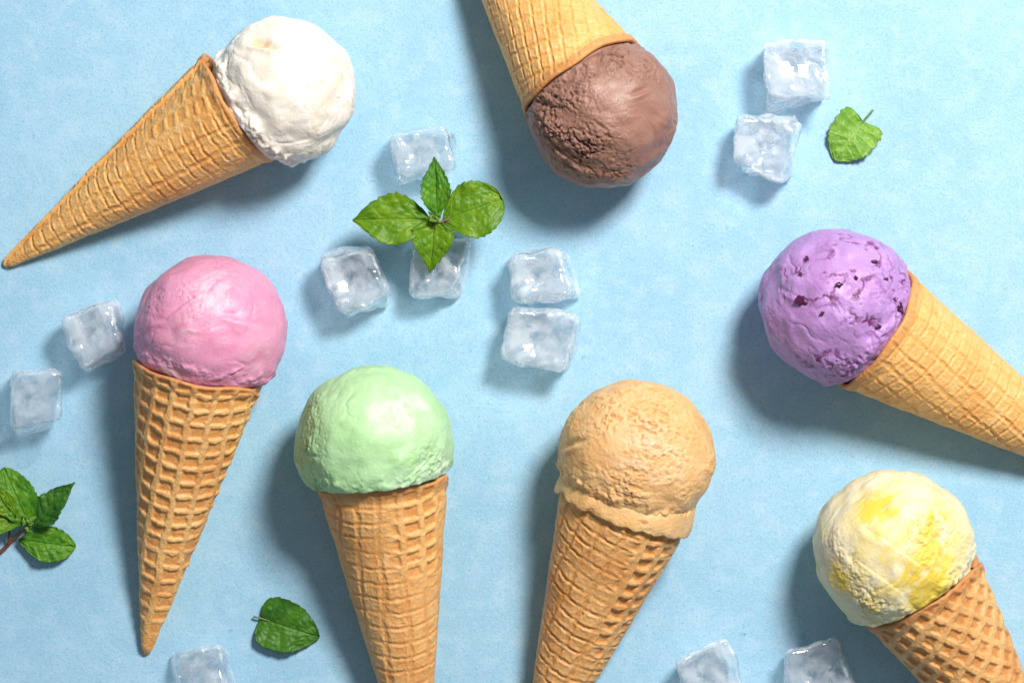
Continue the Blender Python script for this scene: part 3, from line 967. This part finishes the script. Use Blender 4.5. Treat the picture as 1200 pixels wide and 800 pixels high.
def add_leaf(parent, base, zmin=0.6, name='leaf', **kw):
    V, Q, vv, ed, mat = leaf_mesh(**kw)
    V[:, 2] = np.maximum(V[:, 2], zmin)
    me = make_mesh(name, V - base, Q, mat, {'vein': vv, 'edge': ed})
    o = link(name, me, parent)
    md = o.modifiers.new('thickness', 'SOLIDIFY')
    md.thickness = 0.9 * S
    md.offset = 1
    return o

def tube(name, pts, rads, mat, parent, base, ns=10):
    pts = np.array(pts, float)
    # smooth the path
    m = 24
    tt = np.linspace(0, len(pts) - 1, m)
    P = np.stack([np.interp(tt, range(len(pts)), pts[:, k]) for k in range(3)], -1)
    for _ in range(3):
        P[1:-1] = (P[:-2] + 2 * P[1:-1] + P[2:]) / 4
    R = np.interp(tt, range(len(pts)), rads)
    tan = np.gradient(P, axis=0)
    rows = []
    ref = np.array([0.1, 0.2, 1.0])
    for p, d, r in zip(P, tan, R):
        d = unit(d)
        if abs(d[2]) > 0.9: ref = np.array([1.0, 0, 0])
        s = unit(np.cross(d, ref)); u = np.cross(s, d)
        th = np.linspace(0, 2 * math.pi, ns, endpoint=False)
        rows.append(p + r * (np.cos(th)[:, None] * s + np.sin(th)[:, None] * u))
    rows.insert(0, np.repeat(P[:1], ns, 0))
    rows.append(np.repeat(P[-1:], ns, 0))
    V = np.concatenate(rows)
    me = make_mesh(name, V - base, grid_quads(len(rows), ns, True), mat)
    return link(name, me, parent)

def empty(name, pos, label, cat, group):
    o = bpy.data.objects.new(name, None)
    COL.objects.link(o)
    o.empty_display_size = 0.01
    o.location = tuple(np.array(pos) * S)
    tag(o, label, cat, group)
    return o

# sprig standing among three ice cubes
b = at(511, 262, 0)
rt = empty('mint_sprig', b, 'bright green four-leaf mint sprig resting on three ice cubes', 'mint sprig', 'mint sprigs')
add_leaf(rt, b, zmin=60, basev=at(504, 258, 74), tipv=at(413, 258, 72), W=60, mat=leaf_bright, seed=3, quilt=0.9, peak=0.46, sharp=1.05, arch=5, nv=6, serr=.05, roll=0.10)
add_leaf(rt, b, zmin=60, basev=at(519, 260, 76), tipv=at(589, 234, 78), W=66, mat=leaf_bright, seed=5, quilt=0.9, peak=0.52, sharp=0.45, arch=4, nv=6, serr=.035, roll=-.08)
add_leaf(rt, b, zmin=58, basev=at(509, 256, 78), tipv=at(504, 320, 66), W=48, mat=leaf_bright, seed=7, quilt=1.0, peak=0.26, sharp=1.25, arch=3, nv=6, serr=.06, fold=.25)
add_leaf(rt, b, zmin=60, basev=at(512, 253, 82), tipv=at(509, 184, 88), W=34, mat=leaf_mid, seed=9, peak=0.40, sharp=1.15, arch=3, nv=8, serr=.07, fold=.35, quilt=1.0)
tube('stem', [at(515, 266, 1), at(513, 264, 40), at(511, 260, 80)], [2.4, 2.2, 2.0], stem_green, rt, b)
for (tx, ty, z, w) in ((503, 249, 90, 8), (517, 250, 91, 8), (514, 259, 92, 7), (505, 258, 90, 7)):
    add_leaf(rt, b, zmin=60, name='bud_leaf', basev=at(510, 257, 82), tipv=at(tx, ty, z), W=w, mat=leaf_pale, seed=int(tx), peak=.45, sharp=1.1, arch=2, nv=4, quilt=.4, fold=.4)
tube('leaf_stalk', [at(511, 260, 80), at(517, 260, 80), at(526, 257, 79)], [1.6, 1.3, 1.4], mat_plain('purple_stalk', (0.25, .09, .14)), rt, b)

# sprig at the left edge
b = at(20, 625, 0)
rt = empty('mint_sprig', b, 'dark green mint sprig with a brown stem, cut off by the left edge', 'mint sprig', 'mint sprigs')
add_leaf(rt, b, basev=at(40, 617, 20), tipv=at(87, 565, 30), W=35, mat=leaf_dark, seed=13, peak=.38, sharp=1.15, arch=4, nv=7, serr=.05, fold=.3, roll=-.25)
add_leaf(rt, b, basev=at(22, 632, 10), tipv=at(88, 641, 8), W=42, mat=leaf_mid, seed=15, peak=.55, sharp=.55, arch=5, nv=6, serr=.03)
add_leaf(rt, b, basev=at(34, 616, 26), tipv=at(4, 548, 30), W=46, mat=leaf_mid, seed=17, peak=.45, sharp=.6, arch=6, nv=7, serr=.04, roll=.15)
add_leaf(rt, b, basev=at(26, 612, 30), tipv=at(-46, 590, 26), W=48, mat=leaf_bright, seed=19, peak=.45, sharp=.8, arch=7, nv=6, serr=.04)
add_leaf(rt, b, basev=at(18, 606, 34), tipv=at(-14, 566, 38), W=26, mat=leaf_bright, seed=21, peak=.45, sharp=.9, arch=4, nv=6, serr=.05, name='leaf')
for (tx, ty, z, w) in ((40, 606, 34, 8), (28, 604, 36, 8), (36, 624, 30, 6)):
    add_leaf(rt, b, name='bud_leaf', basev=at(32, 615, 28), tipv=at(tx, ty, z), W=w, mat=leaf_pale, seed=int(tx), peak=.45, sharp=1.1, arch=2, nv=4, quilt=.4, fold=.4)
tube('stem', [at(-10, 655, 3), at(6, 642, 4), at(18, 628, 10), at(34, 616, 26)], [2.6, 2.4, 2.0, 1.8], stem_brown, rt, b)
tube('leaf_stalk', [at(10, 638, 6), at(11, 624, 14), at(9, 606, 22)], [1.6, 1.5, 1.4], stem_brown, rt, b)

# single leaves
def single(label, base_px, tip_px, stalk_px, W, mat, **kw):
    b = at(base_px[0], base_px[1], 0)
    rt = empty('mint_leaf', b, label, 'mint leaf', 'single mint leaves')
    add_leaf(rt, b, name='blade', basev=at(base_px[0], base_px[1], 4), tipv=at(tip_px[0], tip_px[1], 3), W=W, mat=mat, **kw)
    q = at(stalk_px[0], stalk_px[1], 5)
    p0 = at(base_px[0], base_px[1], 4)
    p1 = p0 + (at(tip_px[0], tip_px[1], 3) - p0) * 0.15 + np.array([0, 0, 2.0])
    tube('stalk', [q, (q + p0) / 2 + np.array([0, 0, 1.5]), p0 + np.array([0, 0, 1.0]), p1], [1.4, 1.2, 1.2, 0.8], stem_green, rt, b)
single('pale green mint leaf lying alone near the top right ice cubes', (1011, 143), (978, 187), (1023, 129), 57, leaf_pale,
       seed=23, lobe=.25, peak=.36, sharp=.62, arch=5, nv=6, serr=.05, quilt=1.8, flip=-1)
single('dark green heart-shaped mint leaf lying alone between two waffle cones', (306, 724), (374, 746), (297, 722), 62, leaf_dark,
       seed=25, lobe=.16, peak=.38, sharp=.75, arch=6, nv=5, serr=.025, quilt=1.8, fold=.1)
